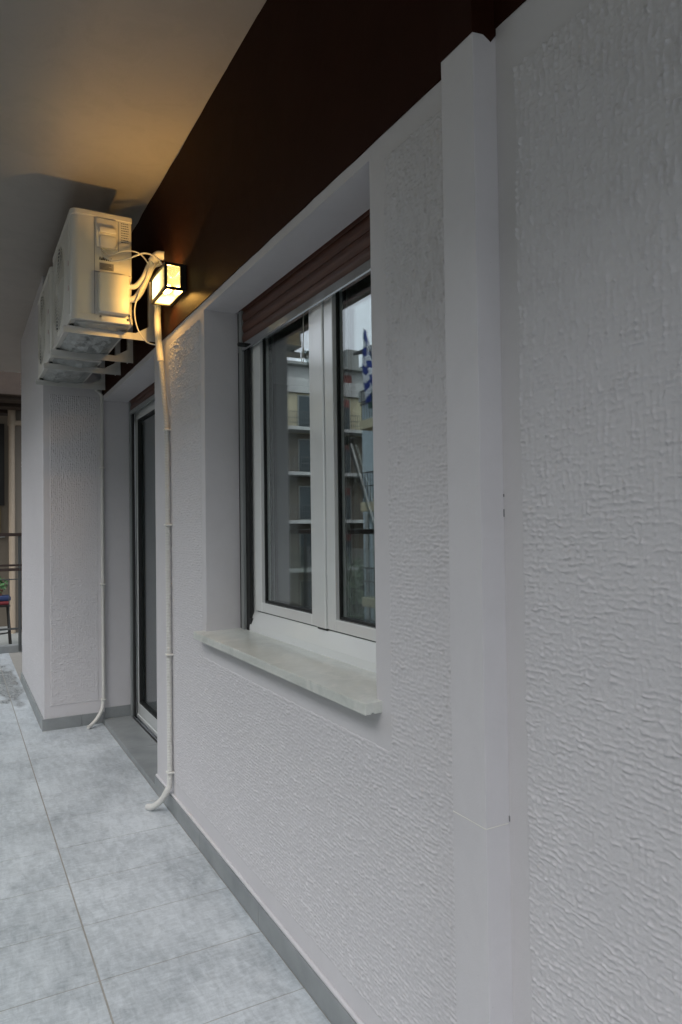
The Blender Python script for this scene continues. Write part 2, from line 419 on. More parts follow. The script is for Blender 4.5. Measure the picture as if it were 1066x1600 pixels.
def field(rects, to3, par, su, sv, base=.0012):
    """one textured field made of grid patches (u0,u1,v0,v1) with its real relief; to3(u, v, h) gives the point"""
    V = []; F = []; n0 = 0
    for (a0, a1, b0, b1) in rects:
        nu_ = max(2, int((a1-a0)/su)); nv_ = max(2, int((b1-b0)/sv))
        U, Vv = np.meshgrid(np.linspace(a0, a1, nu_+1), np.linspace(b0, b1, nv_+1), indexing='ij')
        H = comb(U, Vv)
        def inside(p, q): return np.any([(p >= r[0]) & (p <= r[1]) & (q >= r[2]) & (q <= r[3]) for r in rects], axis=0)
        d = .0045+.0015*vnoise(U*60, Vv*60, 31); keep = inside(U+d, Vv) & inside(U-d, Vv) & inside(U, Vv+d) & inside(U, Vv-d)
        H = np.where(keep, H+base, -.0008)                       # the field ends in a closed lip
        P = to3(U, Vv, H); V.append(np.stack([np.broadcast_to(p, U.shape) for p in P], -1).reshape(-1, 3))
        I = np.arange((nu_+1)*(nv_+1)).reshape(nu_+1, nv_+1)+n0
        F.append(np.stack([I[:-1, :-1], I[1:, :-1], I[1:, 1:], I[:-1, 1:]], -1).reshape(-1, 4)); n0 += (nu_+1)*(nv_+1)
    V = np.concatenate(V)-np.array(origin(par)); F = np.concatenate(F)
    me = bpy.data.meshes.new('textured_panel'); me.vertices.add(len(V)); me.vertices.foreach_set('co', V.astype(np.float32).ravel())
    me.loops.add(F.size); me.loops.foreach_set('vertex_index', F.astype(np.int32).ravel())
    me.polygons.add(len(F)); me.polygons.foreach_set('loop_start', (np.arange(len(F))*4).astype(np.int32)); me.polygons.foreach_set('loop_total', np.full(len(F), 4, np.int32))
    me.update(calc_edges=True); me.validate(); me.polygons.foreach_set('use_smooth', np.ones(len(F), bool))
    me.materials.append(M_stucco); o = bpy.data.objects.new('textured_panel', me); COL.objects.link(o); o.parent = par; return o
on_wall = lambda u, v, h: (-h, u, v)
field([(1.125, 1.397, .143, 2.19), (1.397, 2.826, .143, .80), (2.826, 3.315, .143, 2.195)], on_wall, wall, .0024, .0020)
field([(.50, .953, .30, 2.15)], on_wall, wall, .0015, .0014)
field([(FY0+.1, .50, .143, 2.15), (.50, .953, .143, .30)], on_wall, wall, .008, .008)

def ragged(a, b, z, step=.05, amp=.004, seed=0):
    n = max(2, int(abs(b-a)/step)); return [(a+(b-a)*i/n, z+amp*(mnoise.noise(Vector((i*.55, seed, 0)))+.4*mnoise.noise(Vector((i*2.1, seed, 3))))) for i in range(n+1)]
band = B().prism(ragged(FY0, 5.06, 2.247, .06, .0035, 1) + ragged(5.06, FY0, 3.026, .16, .022, 5), 'X', -.004, .002)
band.build('brown_band', M_brown, bld)

# boxed-in pipe: lower and upper cover with a joint, painted brown where it passes the band
part('pipe_cover', M_plain, bld, (-.055, .998, .0), (.03, 1.094, .7755), .0012)
part('pipe_cover', M_plain, bld, (-.055, .998, .7758), (.03, 1.094, 2.40), .0012)
for (z_, h_) in ((.779, .010), (1.335, .014), (1.372, .005)): B().box((-.0016, .9960, z_), (.001, .9986, z_+h_)).build('paint_chip', M_sticker, bld)
B().tube([(-.003, .9978, .7757), (-.0535, .9978, .7757), (-.0552, .9995, .7757), (-.0552, 1.0925, .7757), (-.0535, 1.0942, .7757), (-.003, 1.0942, .7757)], .0011, 6).build('joint_bead', M_white_pl, bld)
pb = B().prism([(-.0575, 2.224), (-.0575, 3.03), (.004, 3.03), (.004, 2.240), (-.012, 2.219), (-.03, 2.228)], 'Y', .9965, 1.0955).build('pipe_cover', M_brown, bld)
pb['label'] = 'top length of the pipe boxing painted brown'

# column at the end of the wall
cb = B().box((-.385, 5.06, 0), (.0, 6.85, 3.03)).build('column', M_plain, bld, bevel=.004)
field([(-.347, -.035, .152, 2.24)], lambda u, v, h: (u, 5.06-h, v), cb, .0026, .0026)
field([(5.12, 6.80, .152, 2.95)], lambda u, v, h: (-.385-h, u, v), cb, .007, .004)

# skirting
SK = .077
def skirting(lo, hi): part('skirting_tile', M_skirt, bld, lo, hi, .001)
ys = [FY0, -.35, .27, .90, 1.56, 2.214, 2.857, 3.604]
for a, b in zip(ys[:-1], ys[1:]): skirting((-.012, a+.001, 0), (.0, b-.001, SK+random.uniform(-.0015, .0015)))
for a, b in ((-.397, -.15), (-.15, -.002)): skirting((a+.0008, 5.048, 0), (b-.0008, 5.06, SK))
skirting((.002, 5.048, .03), (.178, 5.06, SK+.025))
for a, b in ((5.06, 5.66), (5.66, 6.26), (6.26, 6.85)): skirting((-.397, a+.001, 0), (-.385, b-.001, SK))
part('skirting_tile', M_skirt, bld, (-.011, 3.606, 0), (.11, 3.6125, SK), .001)
# painted bead above the skirting (smooth margin stands 4 mm out)
part('skirting_bead', M_plain, bld, (-.011, FY0, SK+.002), (.0, 3.60, SK+.013), .003)
# threshold of the balcony door
part('threshold_tile', M_skirt, bld, (-.010, 3.613, -.004), (.172, 4.28, .030), .0015)
part('threshold_tile', M_skirt, bld, (-.010, 4.283, -.004), (.172, 5.047, .030), .0015)

# dim room behind the openings
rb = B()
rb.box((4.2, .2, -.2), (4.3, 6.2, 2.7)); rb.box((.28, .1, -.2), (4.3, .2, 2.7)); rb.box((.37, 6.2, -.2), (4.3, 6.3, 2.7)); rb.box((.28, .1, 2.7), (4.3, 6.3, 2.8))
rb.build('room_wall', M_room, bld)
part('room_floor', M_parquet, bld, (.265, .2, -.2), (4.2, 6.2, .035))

# ---------------- window
win = B()
FXo = .168                                        # front face of the fixed frame
def frame_ring(b, y0, y1, z0, z1, w, x0, x1, wb_=None, wt=None):
    wb_ = wb_ or w; wt = wt or w
    b.box((x0, y0, z0), (x1, y0+w, z1), .0015); b.box((x0, y1-w, z0), (x1, y1, z1), .0015)
    b.box((x0, y0+w, z0), (x1, y1-w, z0+wb_), .0015); b.box((x0, y0+w, z1-wt), (x1, y1-w, z1), .0015)
    return b
wn = thing('window', None, None); wn.parent = bld
frame_ring(B(), WY0+.001, WY1-.001, WZ0, WZ1, .12, FXo+.004, .235, .082, .08).build('frame', M_alu, wn)
# outer sloping water-bar of the frame
B().prism([(.148, .916), (.150, .934), (.171, .986), (.176, .986), (.176, .906), (.148, .906)], 'Y', WY0+.001, 2.684).build('water_bar', M_alu, wn, bevel=.001)
def sash(y0, y1, hinge):
    b = B(); sx0, sx1 = FXo-.004, .222
    frame_ring(b, y0, y1, .991, 2.16, .066, sx0, sx1, .036, .06); return b
MID0, MID1 = 2.032, 2.108
for (a, b) in ((MID1-.034, 2.655), (1.58, MID0+.034)):
    pass
sb = B(); sx0, sx1 = FXo-.004, .222
sb.box((sx0, 2.587, .991), (sx1, 2.655, 2.16), .0025); sb.box((sx0, 2.1095, .991), (sx1, 2.143, 2.16), .0025)
sb.box((sx0, 2.143, .991), (sx1, 2.587, 1.028), .0025); sb.box((sx0, 2.143, 2.10), (sx1, 2.587, 2.16), .0025)
s1 = sb.build('sash', M_alu, wn)
B().box((FXo-.0085, MID0+.003, .991), (.225, MID1-.003, 2.16), .003).build('meeting_stile', M_alu, wn)
sb = B()
sb.box((sx0, 1.972, .991), (sx1, 2.0305, 2.16), .0025); sb.box((sx0, 1.485, .991), (sx1, 1.553, 2.16), .0025)
sb.box((sx0, 1.553, .991), (sx1, 1.972, 1.028), .0025); sb.box((sx0, 1.553, 2.10), (sx1, 1.972, 2.16), .0025)
s2 = sb.build('sash', M_alu, wn)
for (a, b) in ((2.143, 2.587), (1.553, 1.972)):
    g = B()
    for (xa, xb) in ((.184, .187), (.208, .211)):
        for (ya, yb, za, zb) in ((a, a+.006, 1.028, 2.10), (b-.006, b, 1.028, 2.10), (a+.006, b-.006, 1.028, 1.036), (a+.006, b-.006, 2.094, 2.10)):
            g.box((xa-.006, ya, za), (xb+.002, yb, zb))
    g.build('gasket', M_gasket, wn)
    B().box((.184, a+.005, 1.034), (.188, b-.005, 2.096)).build('pane', M_glass, wn)
    B().box((.205, a+.005, 1.034), (.209, b-.005, 2.096)).build('pane', M_glass, wn)
gp = B()
gp.box((FXo+.0042, 1.485, .9868), (.20, 2.655, .991)); gp.box((FXo, 2.655, .99), (.20, 2.6565, 2.16)); gp.box((FXo, MID1-.003, .99), (.20, MID1+.0015, 2.16)); gp.box((FXo, MID0-.0015, .99), (.20, MID0+.003, 2.16)); gp.box((FXo-.002, MID0+.004, .9845), (.20, MID1-.004, .9905))
gp.build('gasket', M_gasket, wn)
part('stop_block', M_gasket, wn, (.150, 2.684, .916), (.165, 2.668, .958))
B().lathe([(.0035, -.001), (.0035, .001)], (.1635, 2.50, .958), 10, 'X').build('drain_hole', M_gasket, wn)
# guide rails, each with two dark brush slots
def guide(y_, sgn, z0, z1, x0, par):
    b = B(); y = lambda a: y_+sgn*a
    b.box((x0, y(.026), z0), (x0+.026, y(.056), z1), .001)
    o = b.build('guide_rail', M_rail, par)
    d = B(); d.box((x0+.006, y(.0), z0), (x0+.024, y(.026), z1)); d.box((x0+.012, y(.056), z0), (x0+.024, y(.092), z1)); d.build('brush_slot', M_gasket, par); return o
guide(WY1, -1, WZ0+.002, WZ1, .139, wn); guide(WY0, 1, WZ0+.002, WZ1, .139, wn)
# roller shutter, almost fully up
def slat(par, x, y0, y1, z0, h):
    prof = []
    for i in range(7):
        t = i/6; prof.append((x-.006*math.sin(math.pi*t)-.0005, z0+h*t))
    prof += [(x+.006, z0+h), (x+.006, z0)]
    return B().prism(prof, 'Y', y0, y1).build('shutter_slat', M_slat, par, smooth=True)
for i in range(4): slat(wn, .150, WY0+.012, WY1-.012, 2.0785+.0445*i, .0425)
eb = B().prism([(.1405, 2.050), (.1405, 2.0765), (.159, 2.0765), (.159, 2.046), (.145, 2.046)], 'Y', WY0+.014, WY1-.014).build('shutter_end_bar', M_bar, wn, bevel=.001)
for yy in (2.690, 1.545): B().lathe([(.009, 0), (.009, -.026), (.006, -.028)], (.141, yy, 2.066), 12, 'X').build('stop_plug', M_gasket, wn, smooth=True)
B().tube(curve_pts([(.1735, 2.20, 2.10), (.172, 2.20, 1.99), (.172, 2.205, 1.94), (.172, 2.215, 1.905), (.172, 2.208, 1.895), (.172, 2.198, 1.905), (.172, 2.199, 1.945)], 6), .0016, 6).build('pull_cord', M_cable, wn)
# marble sill (two slabs show no joint: one piece) with a drip groove
si = B().prism([(-.047, .877), (-.047, .905), (.150, .9085), (.150, .8775), (-.022, .8775), (-.022, .881), (-.028, .881), (-.028, .877)], 'Y', 1.436, 2.806)
B.build(si, 'window_sill', M_marble, bld, bevel=.002)
# bedding mortar below the sill inside the wall margin
# ---------------- balcony door
dr = thing('balcony_door', None, None); dr.parent = bld
fx0, fx1 = .200, .262
frame_ring(B(), DY0+.001, DY1-.001, .032, DZ1, .055, fx0, fx1, .022, .06).build('frame', M_alu, dr)
tr = B(); tr.box((.176, DY0+.002, .030), (.200, DY1-.002, .0345)); tr.box((.178, DY0+.06, .0345), (.1805, DY1-.06, .042)); tr.box((.190, DY0+.06, .0345), (.1925, DY1-.06, .045))
tr.build('track', M_bar, dr)
for (a, b) in ((4.335, 5.003), (3.657, 4.330)):
    q = B(); frame_ring(q, a, b, .057, 2.15, .062, .206, .25, .075, .07)
    q.build('sash', M_alu, dr)
    g = B()
    g.box((.2085, a+.062, .132), (.24, a+.084, 2.08)); g.box((.2085, b-.084, .132), (.24, b-.062, 2.08)); g.box((.2085, a+.084, .132), (.24, b-.084, .146)); g.box((.2085, a+.084, 2.066), (.24, b-.084, 2.08))
    g.build('gasket', M_gasket, dr)
    B().box((.222, a+.082, .139), (.226, b-.082, 2.073)).build('pane', M_glass_door, dr)
for zz in (.115, 2.05):
    B().box((.196, 4.36, zz), (.206, 4.40, zz+.06), .003).build('hinge', M_alu, dr)
guide(DY1, -1, .031, DZ1, .170, dr); guide(DY0, 1, .031, DZ1, .170, dr)
for i in range(2): slat(dr, .181, DY0+.012, DY1-.012, 2.150+.0445*i, .0425)
B().box((.172, DY0+.014, 2.125), (.190, DY1-.014, 2.149), .002).build('shutter_end_bar', M_rail, dr)

# ================================================================== WALL LANTERN (lit)
lamp = thing('wall_lantern', 'lit black box lantern with frosted panes on the brown band', 'wall lamp', (0, 3.125, 2.42))
LY0, LY1, LX, LZ0, LZ1 = 3.005, 3.252, -.100, 2.360, 2.476
part('back_plate', M_black, lamp, (-.012, LY0, LZ0), (-.004, LY1, LZ1), .002)
fb = B(); e = .0120
for y in (LY0, LY1-e):
    for z in (LZ0, LZ1-e): fb.box((LX, y, z), (-.012, y+e, z+e), .0008)
    fb.box((LX, y, LZ0+e), (LX+e, y+e, LZ1-e), .0008); fb.box((-.012-e*1.6, y, LZ0+e), (-.012, y+e, LZ1-e), .0008)
for z in (LZ0, LZ1-e):
    fb.box((LX, LY0+e, z), (LX+e, LY1-e, z+e), .0008); fb.box((-.012-e*.5, LY0+e, z), (-.012, LY1-e, z+e), .0008)
fb.build('cage', M_black, lamp)
i2 = e*.4
for mg, lo, hi in ((M_opal, (LX+i2, LY0+e, LZ0+e), (LX+i2+.002, LY1-e, LZ1-e)), (M_lglass, (LX+e, LY0+i2, LZ0+e), (-.02, LY0+i2+.002, LZ1-e)), (M_lglass, (LX+e, LY1-i2-.002, LZ0+e), (-.02, LY1-i2, LZ1-e)),
               (M_semi, (LX+e, LY0+e, LZ0+i2), (-.013, LY1-e, LZ0+i2+.002)), (M_lglass, (LX+e, LY0+e, LZ1-i2-.002), (-.02, LY1-e, LZ1-i2))):
    B().box(lo, hi).build('pane', mg, lamp)
bc = (-.040, 3.185, 2.420)
B().lathe([(.013, .0), (.013, .010), (.010, .014)], (bc[0], 3.226, bc[2]), 14, 'Y').build('bulb_socket', M_white_pl, lamp, smooth=True)
B().lathe([(.009, .040), (.012, .026), (.018, .010), (.020, -.002), (.017, -.012), (.010, -.018), (.002, -.020)], bc, 16, 'Y').build('bulb', M_bulb, lamp, smooth=True)
ld = bpy.data.lights.new('lantern_bulb', 'POINT'); ld.energy = 8.8; ld.color = (1.0, .57, .16); ld.shadow_soft_size = .012
lo_ = bpy.data.objects.new('lantern_bulb', ld); COL.objects.link(lo_); lo_.location = Vector(bc)-Vector(lamp.location); lo_.parent = lamp

# ================================================================== AIR CONDITIONERS
ACW, ACH = .735, .525
def air_conditioner(y0, label):
    a = thing('air_conditioner', label, 'air conditioner', (-.28, y0+ACW/2, 2.315), 'outdoor units on the brown band')
    y1 = y0+ACW; X0, X1, Z0, Z1 = -.415, -.135, 2.318, 2.845
    # casing: sheet-metal box with a softly rounded front
    prof = []
    def arc(cx, cy, r, a0, a1, n=6): return [(cx+r*math.cos(R(a0+(a1-a0)*i/n)), cy+r*math.sin(R(a0+(a1-a0)*i/n))) for i in range(n+1)]
    prof = arc(X0+.035, y0+.035, .035, 180, 270) + arc(X1-.012, y0+.012, .012, 270, 360) + arc(X1-.012, y1-.012, .012, 0, 90) + arc(X0+.035, y1-.035, .035, 90, 180)
    B().prism(prof, 'Z', Z0+.03, Z1-.03).build('casing', M_ac, a, smooth=True)
    lid = [(x+(-.003 if x < -.27 else .003), y+(-.003 if y < (y0+y1)/2 else .003)) for x, y in prof]
    B().prism(lid, 'Z', Z1-.03, Z1).build('lid', M_ac, a, smooth=True, bevel=.006)
    B().prism([(x, y) for x, y in lid], 'Z', Z0-.002, Z0+.03).build('base_pan', M_ac, a, smooth=True, bevel=.003)
    # wrinkled tray under the base
    pan = B(); nx, ny = 14, 30
    for i in range(nx+1):
        for j in range(ny+1):
            x = X0+.02+(X1-X0-.03)*i/nx; y = y0+.02+(ACW-.04)*j/ny
            ed = min(i, nx-i, 3)/3*min(j, ny-j, 3)/3
            pan.v.append(Vector((x, y, Z0-.004-.022*ed*(.5+.9*abs(mnoise.noise(Vector((x*16, y*13, y0))))))))
    for i in range(nx):
        for j in range(ny): pan.f.append((i*(ny+1)+j, (i+1)*(ny+1)+j, (i+1)*(ny+1)+j+1, i*(ny+1)+j+1))
    pan.build('drip_tray', M_zinc, a)
    # fan grille on the balcony side: raised ring, spiral-like rings and spokes
    cy, cz = y0+ACW*.60, (Z0+Z1)/2
    gr = B(); gr.lathe([(.235, .0), (.237, -.004), (.230, -.008), (.216, -.008), (.210, -.002)], (X0+.004, cy, cz), 36, 'X')
    gr.build('grille_ring', M_ac2, a, smooth=True)
    g2 = B()
    for r_ in [.03+.018*i for i in range(11)]:
        g2.tube([(X0-.004-.007*(1-(r_/.23)**2), cy+r_*math.cos(t*math.pi/16), cz+r_*math.sin(t*math.pi/16)) for t in range(33)], .0022, 5, False)
    for k_ in range(12):
        an = k_*math.pi/6; g2.tube([(X0-.011, cy+.02*math.cos(an), cz+.02*math.sin(an)), (X0-.005, cy+.215*math.cos(an), cz+.215*math.sin(an))], .0028, 5)
    g2.lathe([(.034, -.009), (.030, -.014)], (X0, cy, cz), 18, 'X')
    g2.build('fan_grille', M_ac2, a, smooth=True)
    B().lathe([(.208, 0), (.208, -.002)], (X0+.0005, cy, cz), 36, 'X').build('fan_opening', M_gasket, a)
    # corner trim strip and grooves of the front panel
    B().box((X0-.004, y0+.055, Z0+.03), (X0+.002, y0+.075, Z1-.03), .002).build('front_rib', M_ac, a)
    for yv in (y0+.062,):
        em = B()
        for zz in (2.468, 2.588):
            em.tube([(X0-.0045, y0+.062, zz), (X0-.0045, y0+.066, zz+.018), (X0-.0045, y0+.073, zz+.022)], .0015, 5); em.tube([(X0-.0045, y0+.070, zz-.004), (X0-.0045, y0+.062, zz+.008)], .0015, 5)
        em.build('emblem', M_pink, a)['kind'] = 'stuff'
    return a, y0, X0, X1, Z0, Z1

def ac_end_details(a, y):
    """service end that faces the camera"""
    sm = B(); sm.box((-.312, y-.0012, 2.345), (-.309, y+.001, 2.815)); sm.box((-.200, y-.0012, 2.665), (-.1975, y+.001, 2.812))
    sm.box((-.309, y-.0012, 2.553), (-.142, y+.001, 2.5555)); sm.build('panel_seam', M_sticker, a)
    # recessed hand grip: raised surround with a hood
    B().box((-.304, y-.010, 2.672), (-.206, y+.001, 2.812), .009).build('terminal_cover', M_ac2, a, smooth=True)
    B().box((-.292, y-.030, 2.738), (-.212, y-.006, 2.766), .008).build('hand_grip', M_ac2, a, smooth=True)
    B().box((-.288, y-.019, 2.668), (-.212, y-.006, 2.726), .008).build('terminal_cap', M_ac2, a, smooth=True)
    B().box((-.300, y-.046, 2.352), (-.153, y+.001, 2.545), .014).build('valve_cover', M_ac2, a, smooth=True)
    part('rating_sticker', M_sticker, a, (-.288, y-.0015, 2.566), (-.222, y+.0005, 2.600))
    st = B()
    st.box((-.190, y-.0012, 2.70), (-.148, y+.0005, 2.815)); st.build('wiring_sticker', M_ac2, a)
    tx = B()
    for i in range(9):
        z = 2.806-.0115*i
        x = -.186
        while x < -.153:
            w = random.uniform(.003, .009); tx.box((x, y-.0019, z-.0018), (min(x+w, -.151), y-.0010, z+.0018)); x += w+.002
    for i in range(5):
        z = 2.594-.0058*i; tx.box((-.284, y-.0022, z-.001), (-.228-random.uniform(0, .02), y-.0014, z+.001))
    tx.build('small_print', M_ink, a)['kind'] = 'stuff'
    hw = B(); x = -.288
    for i in range(7):
        w = random.uniform(.006, .010)
        hw.tube(curve_pts([(x, y-.0016, 2.612), (x+w*.3, y-.0016, 2.628+random.uniform(-.004, .004)), (x+w*.7, y-.0016, 2.612), (x+w, y-.0016, 2.620)], 4), .0011, 4); x += w*1.05
    hw.build('handwriting', M_ink, a)
    for (x, z) in ((-.158, 2.338), (-.285, 2.340), (-.150, 2.360)): B().lathe([(.006, 0), (.006, -.003)], (x, y, z), 10, 'Y').build('screw', M_sticker, a)

ac1 = air_conditioner(3.480, 'cream outdoor air conditioner beside the lit lantern, cables at its near end')
ac_end_details(ac1[0], 3.480)
ac2 = air_conditioner(4.320, 'outdoor air conditioner behind the first one, above the far part of the door')
ac_end_details(ac2[0], 4.320)

def bracket(y, label):
    b = thing('wall_bracket', label, 'bracket', (-.004, y, 2.30), 'brackets under the air conditioners')
    q = B(); q.box((-.440, y-.019, 2.270), (-.004, y-.016, 2.304)); q.box((-.440, y-.016, 2.301), (-.004, y+.019, 2.304)); q.build('arm', M_bracket, b, bevel=.0008)
    q = B(); q.box((-.032, y-.016, 2.272), (-.029, y+.018, 2.575)); q.box((-.029, y-.016, 2.272), (-.004, y-.013, 2.575)); q.build('upright', M_bracket, b)
    B().prism([(-.10, 2.304), (-.032, 2.304), (-.032, 2.345)], 'Y', y-.0185, y-.0155).build('gusset', M_bracket, b)
    for x in (-.40, -.19): B().lathe([(.011, 0), (.011, .016), (.006, .016), (.006, .022)], (x, y, 2.304), 10).build('rubber_mount', M_gasket, b)
    B().lathe([(.008, 0), (.008, .006), (.004, .010)], (-.165, y-.004, 2.304), 8).build('bolt', M_bar, b)
    return b
bracket(3.585, 'first white bracket, under the near end of the cable-fed air conditioner')
bracket(4.095, 'second white bracket, under the far end of the cable-fed air conditioner')
bracket(4.445, 'third white bracket, under the near end of the rear air conditioner')
bracket(4.960, 'fourth white bracket, touching the textured column face')

# ================================================================== PIPES AND CABLES
def corrugated(b, pts, r, pitch=.0072):
    P = [Vector(p) for p in pts]; L = [0]
    for i in range(1, len(P)): L.append(L[-1]+(P[i]-P[i-1]).length)
    n = int(L[-1]/pitch); o = []; rad = []; j = 0
    for i in range(n*2+1):
        s_ = min(L[-1], L[-1]*i/(n*2))
        while j < len(L)-2 and L[j+1] < s_: j += 1
        t = (s_-L[j])/max(1e-9, L[j+1]-L[j]); o.append(P[j].lerp(P[j+1], t)); rad.append(r*1.03 if i % 2 else r*.80)
    return b.tube(o, r, 10, True, rad)

c1 = thing('drain_conduit', 'white corrugated drain pipe running down from the lantern beside the window', 'drain pipe', (-.02, 3.30, .01))
B().tube(curve_pts([(-.030, 3.455, 2.46), (-.026, 3.425, 2.40), (-.030, 3.415, 2.35), (-.030, 3.402, 2.26), (-.028, 3.388, 2.18), (-.026, 3.372, 2.125)], 6), .0165, 12).build('upper_pipe', M_conduit, c1, smooth=True)
corrugated(B(), curve_pts([(-.026, 3.376, 2.14), (-.024, 3.352, 2.06), (-.022, 3.322, 1.93), (-.019, 3.302, 1.81), (-.018, 3.297, 1.60), (-.018, 3.296, 1.2), (-.018, 3.293, .8), (-.018, 3.292, .4), (-.019, 3.292, .16), (-.030, 3.300, .10), (-.062, 3.328, .046), (-.088, 3.362, .018), (-.098, 3.385, .014)], 10), .0135).build('corrugated_hose', M_conduit, c1, smooth=True)
B().tube(curve_pts([(-.025, 3.297, .115), (-.050, 3.318, .062), (-.080, 3.350, .026), (-.1005, 3.390, .0135)], 6), .0139, 12).build('hose_end', M_conduit, c1, smooth=True)
for z in (1.787, 1.341, .735, .190):
    q = B().box((-.034, 3.292-.018+.004*(z > 1.7), z-.005), (-.0, 3.292+.018+.004*(z > 1.7), z+.005), .003); q.build('pipe_clip', M_white_pl, c1)

c2 = thing('drain_conduit', 'white corrugated drain pipe in the corner between column and door', 'drain pipe', (-.02, 5.03, .01))
B().tube(curve_pts([(-.06, 4.98, 2.275), (-.03, 5.02, 2.268), (-.012, 5.035, 2.24), (-.010, 5.036, 2.20)], 6), .012, 10).build('elbow', M_conduit, c2, smooth=True)
corrugated(B(), curve_pts([(-.010, 5.036, 2.22), (-.010, 5.037, 1.6), (-.010, 5.037, .9), (-.010, 5.037, .22), (-.013, 5.036, .145)], 10), .0125).build('corrugated_hose', M_conduit, c2, smooth=True)
B().tube(curve_pts([(-.012, 5.036, .16), (-.025, 5.02, .10), (-.065, 4.985, .05), (-.110, 4.955, .018), (-.128, 4.945, .013)], 8), .0125, 12).build('hose_end', M_conduit, c2, smooth=True)
for z in (1.75, .95, .165): B().box((-.026, 5.020, z-.005), (.006, 5.0595, z+.005), .002).build('pipe_clip', M_white_pl, c2)

p1 = thing('refrigerant_pipes', 'two white wrapped pipes from the air conditioner up into the brown band behind the lantern', 'pipes', (-.08, 3.44, 2.5))
B().tube(curve_pts([(-.158, 3.452, 2.492), (-.125, 3.445, 2.500), (-.090, 3.44, 2.545), (-.062, 3.435, 2.610), (-.035, 3.43, 2.648), (-.002, 3.425, 2.655)], 8), .0125, 12).build('wrapped_pipe', M_conduit, p1, smooth=True)
B().tube(curve_pts([(-.158, 3.456, 2.432), (-.128, 3.450, 2.440), (-.100, 3.447, 2.480), (-.072, 3.444, 2.55), (-.045, 3.44, 2.61), (-.010, 3.436, 2.630)], 8), .016, 12).build('wrapped_pipe', M_conduit, p1, smooth=True)
B().tube(curve_pts([(-.055, 3.415, 2.618), (-.030, 3.405, 2.650), (.002, 3.39, 2.650)], 8), .022, 12).build('wrapped_bundle', M_conduit, p1, smooth=True)
def cable(ctrl, r, label):
    o = B().tube(curve_pts(ctrl, 10), r, 8).build('cable', M_cable, None, smooth=True); return ident(o, label, 'cable', 'cables at the near air conditioner')
cable([(-.285, 3.468, 2.665), (-.268, 3.455, 2.622), (-.225, 3.44, 2.604), (-.160, 3.42, 2.622), (-.092, 3.40, 2.650), (-.045, 3.34, 2.612), (-.030, 3.24, 2.520), (-.020, 3.20, 2.48)], .0042, 'lower white cable drooping from the air conditioner to the lantern top')
cable([(-.275, 3.468, 2.66), (-.245, 3.45, 2.632), (-.185, 3.43, 2.655), (-.120, 3.41, 2.650), (-.076, 3.40, 2.600), (-.075, 3.40, 2.54), (-.108, 3.41, 2.47), (-.134, 3.43, 2.39), (-.122, 3.44, 2.30), (-.080, 3.44, 2.235), (-.028, 3.42, 2.215)], .0032, 'thin white cable looping down below the lantern past the first bracket')

# ================================================================== RAILINGS
def rail_run(name, label, p0, p1, step):
    p0, p1 = Vector(p0), Vector(p1); d = (p1-p0); L = d.length; d.normalize()
    t = thing(name, label, 'railing', tuple(p0))
    def bar(nm, z, h, w, m):
        n = Vector((-d.y, d.x, 0))*w/2; a = p0; b = p1
        vs = []
        for q in (a, b):
            for (sx, sz) in ((-1, -1), (1, -1), (1, 1), (-1, 1)): vs.append(q+n*sx+Vector((0, 0, z+sz*h/2)))
        B().add(vs, [(0, 1, 2, 3), (7, 6, 5, 4), (0, 4, 5, 1), (1, 5, 6, 2), (2, 6, 7, 3), (3, 7, 4, 0)]).build(nm, m, t, bevel=.002)
    bar('handrail', 1.285, .036, .05, M_railbrown)
    bar('mid_rail', .952, .022, .03, M_railbrown); bar('mid_rail', .905, .030, .03, M_railbrown)
    bar('lower_rail', .80, .012, .012, M_railgrey); bar('lower_rail', .265, .022, .014, M_railgrey)
    k_ = 0; s_ = .04
    while s_ < L-.02:
        q = p0+d*s_
        post = k_ % 10 == 0
        r_ = .016 if post else .0045
        B().tube([q+Vector((0, 0, .02 if post else .26)), q+Vector((0, 0, 1.27 if post else .81))], r_, 8).build('post' if post else 'baluster', M_railgrey, t, smooth=True)
        k_ += 1; s_ += step
    return t
rail_run('balcony_railing', 'thin steel railing with brown rails closing the far end of the balcony', (-1.38, 8.44, 0), (-.02, 8.44, 0), .105)
lr = thing('balcony_railing', 'long brown handrail with clear glass panels along the open side of the balcony', 'railing', (-1.38, 3.4, 0))
part('handrail', M_railbrown, lr, (-1.405, -1.55, 1.267), (-1.355, 8.40, 1.303), .004)
yy = -1.5
while yy < 8.4:
    B().tube([(-1.38, yy, 0), (-1.38, yy, 1.268)], .017, 8).build('post', M_railgrey, lr, smooth=True)
    if yy < 8.0: part('glass_panel', M_glass, lr, (-1.384, yy+.04, .10), (-1.376, min(yy+1.36, 8.38), 1.16))
    yy += 1.4
kb = B().box((-1.42, 8.49, -.01), (.0, 8.62, .075), .003).build('end_kerb', M_skirt); ident(kb, 'low grey tiled kerb under the railing at the balcony end', 'kerb')
def arm(name, p, q, r, label):
    t = thing(name, label, 'awning arm', p, 'awning arms at the balcony edge')
    B().tube([p, q], r, 10).build('rod', M_rail, t, smooth=True)
    for e_ in (p, q): B().box([c-.028 for c in e_], [c+.028 for c in e_], .006).build('joint', M_dark, t)
arm('awning_arm', (-1.36, 4.66, 1.97), (-1.36, 4.12, .95), .017, 'grey sloping awning arm mirrored in the right window pane')
arm('awning_arm', (-1.36, 5.40, 2.80), (-1.36, 5.13, 2.34), .017, 'grey sloping awning arm mirrored in the left window pane')

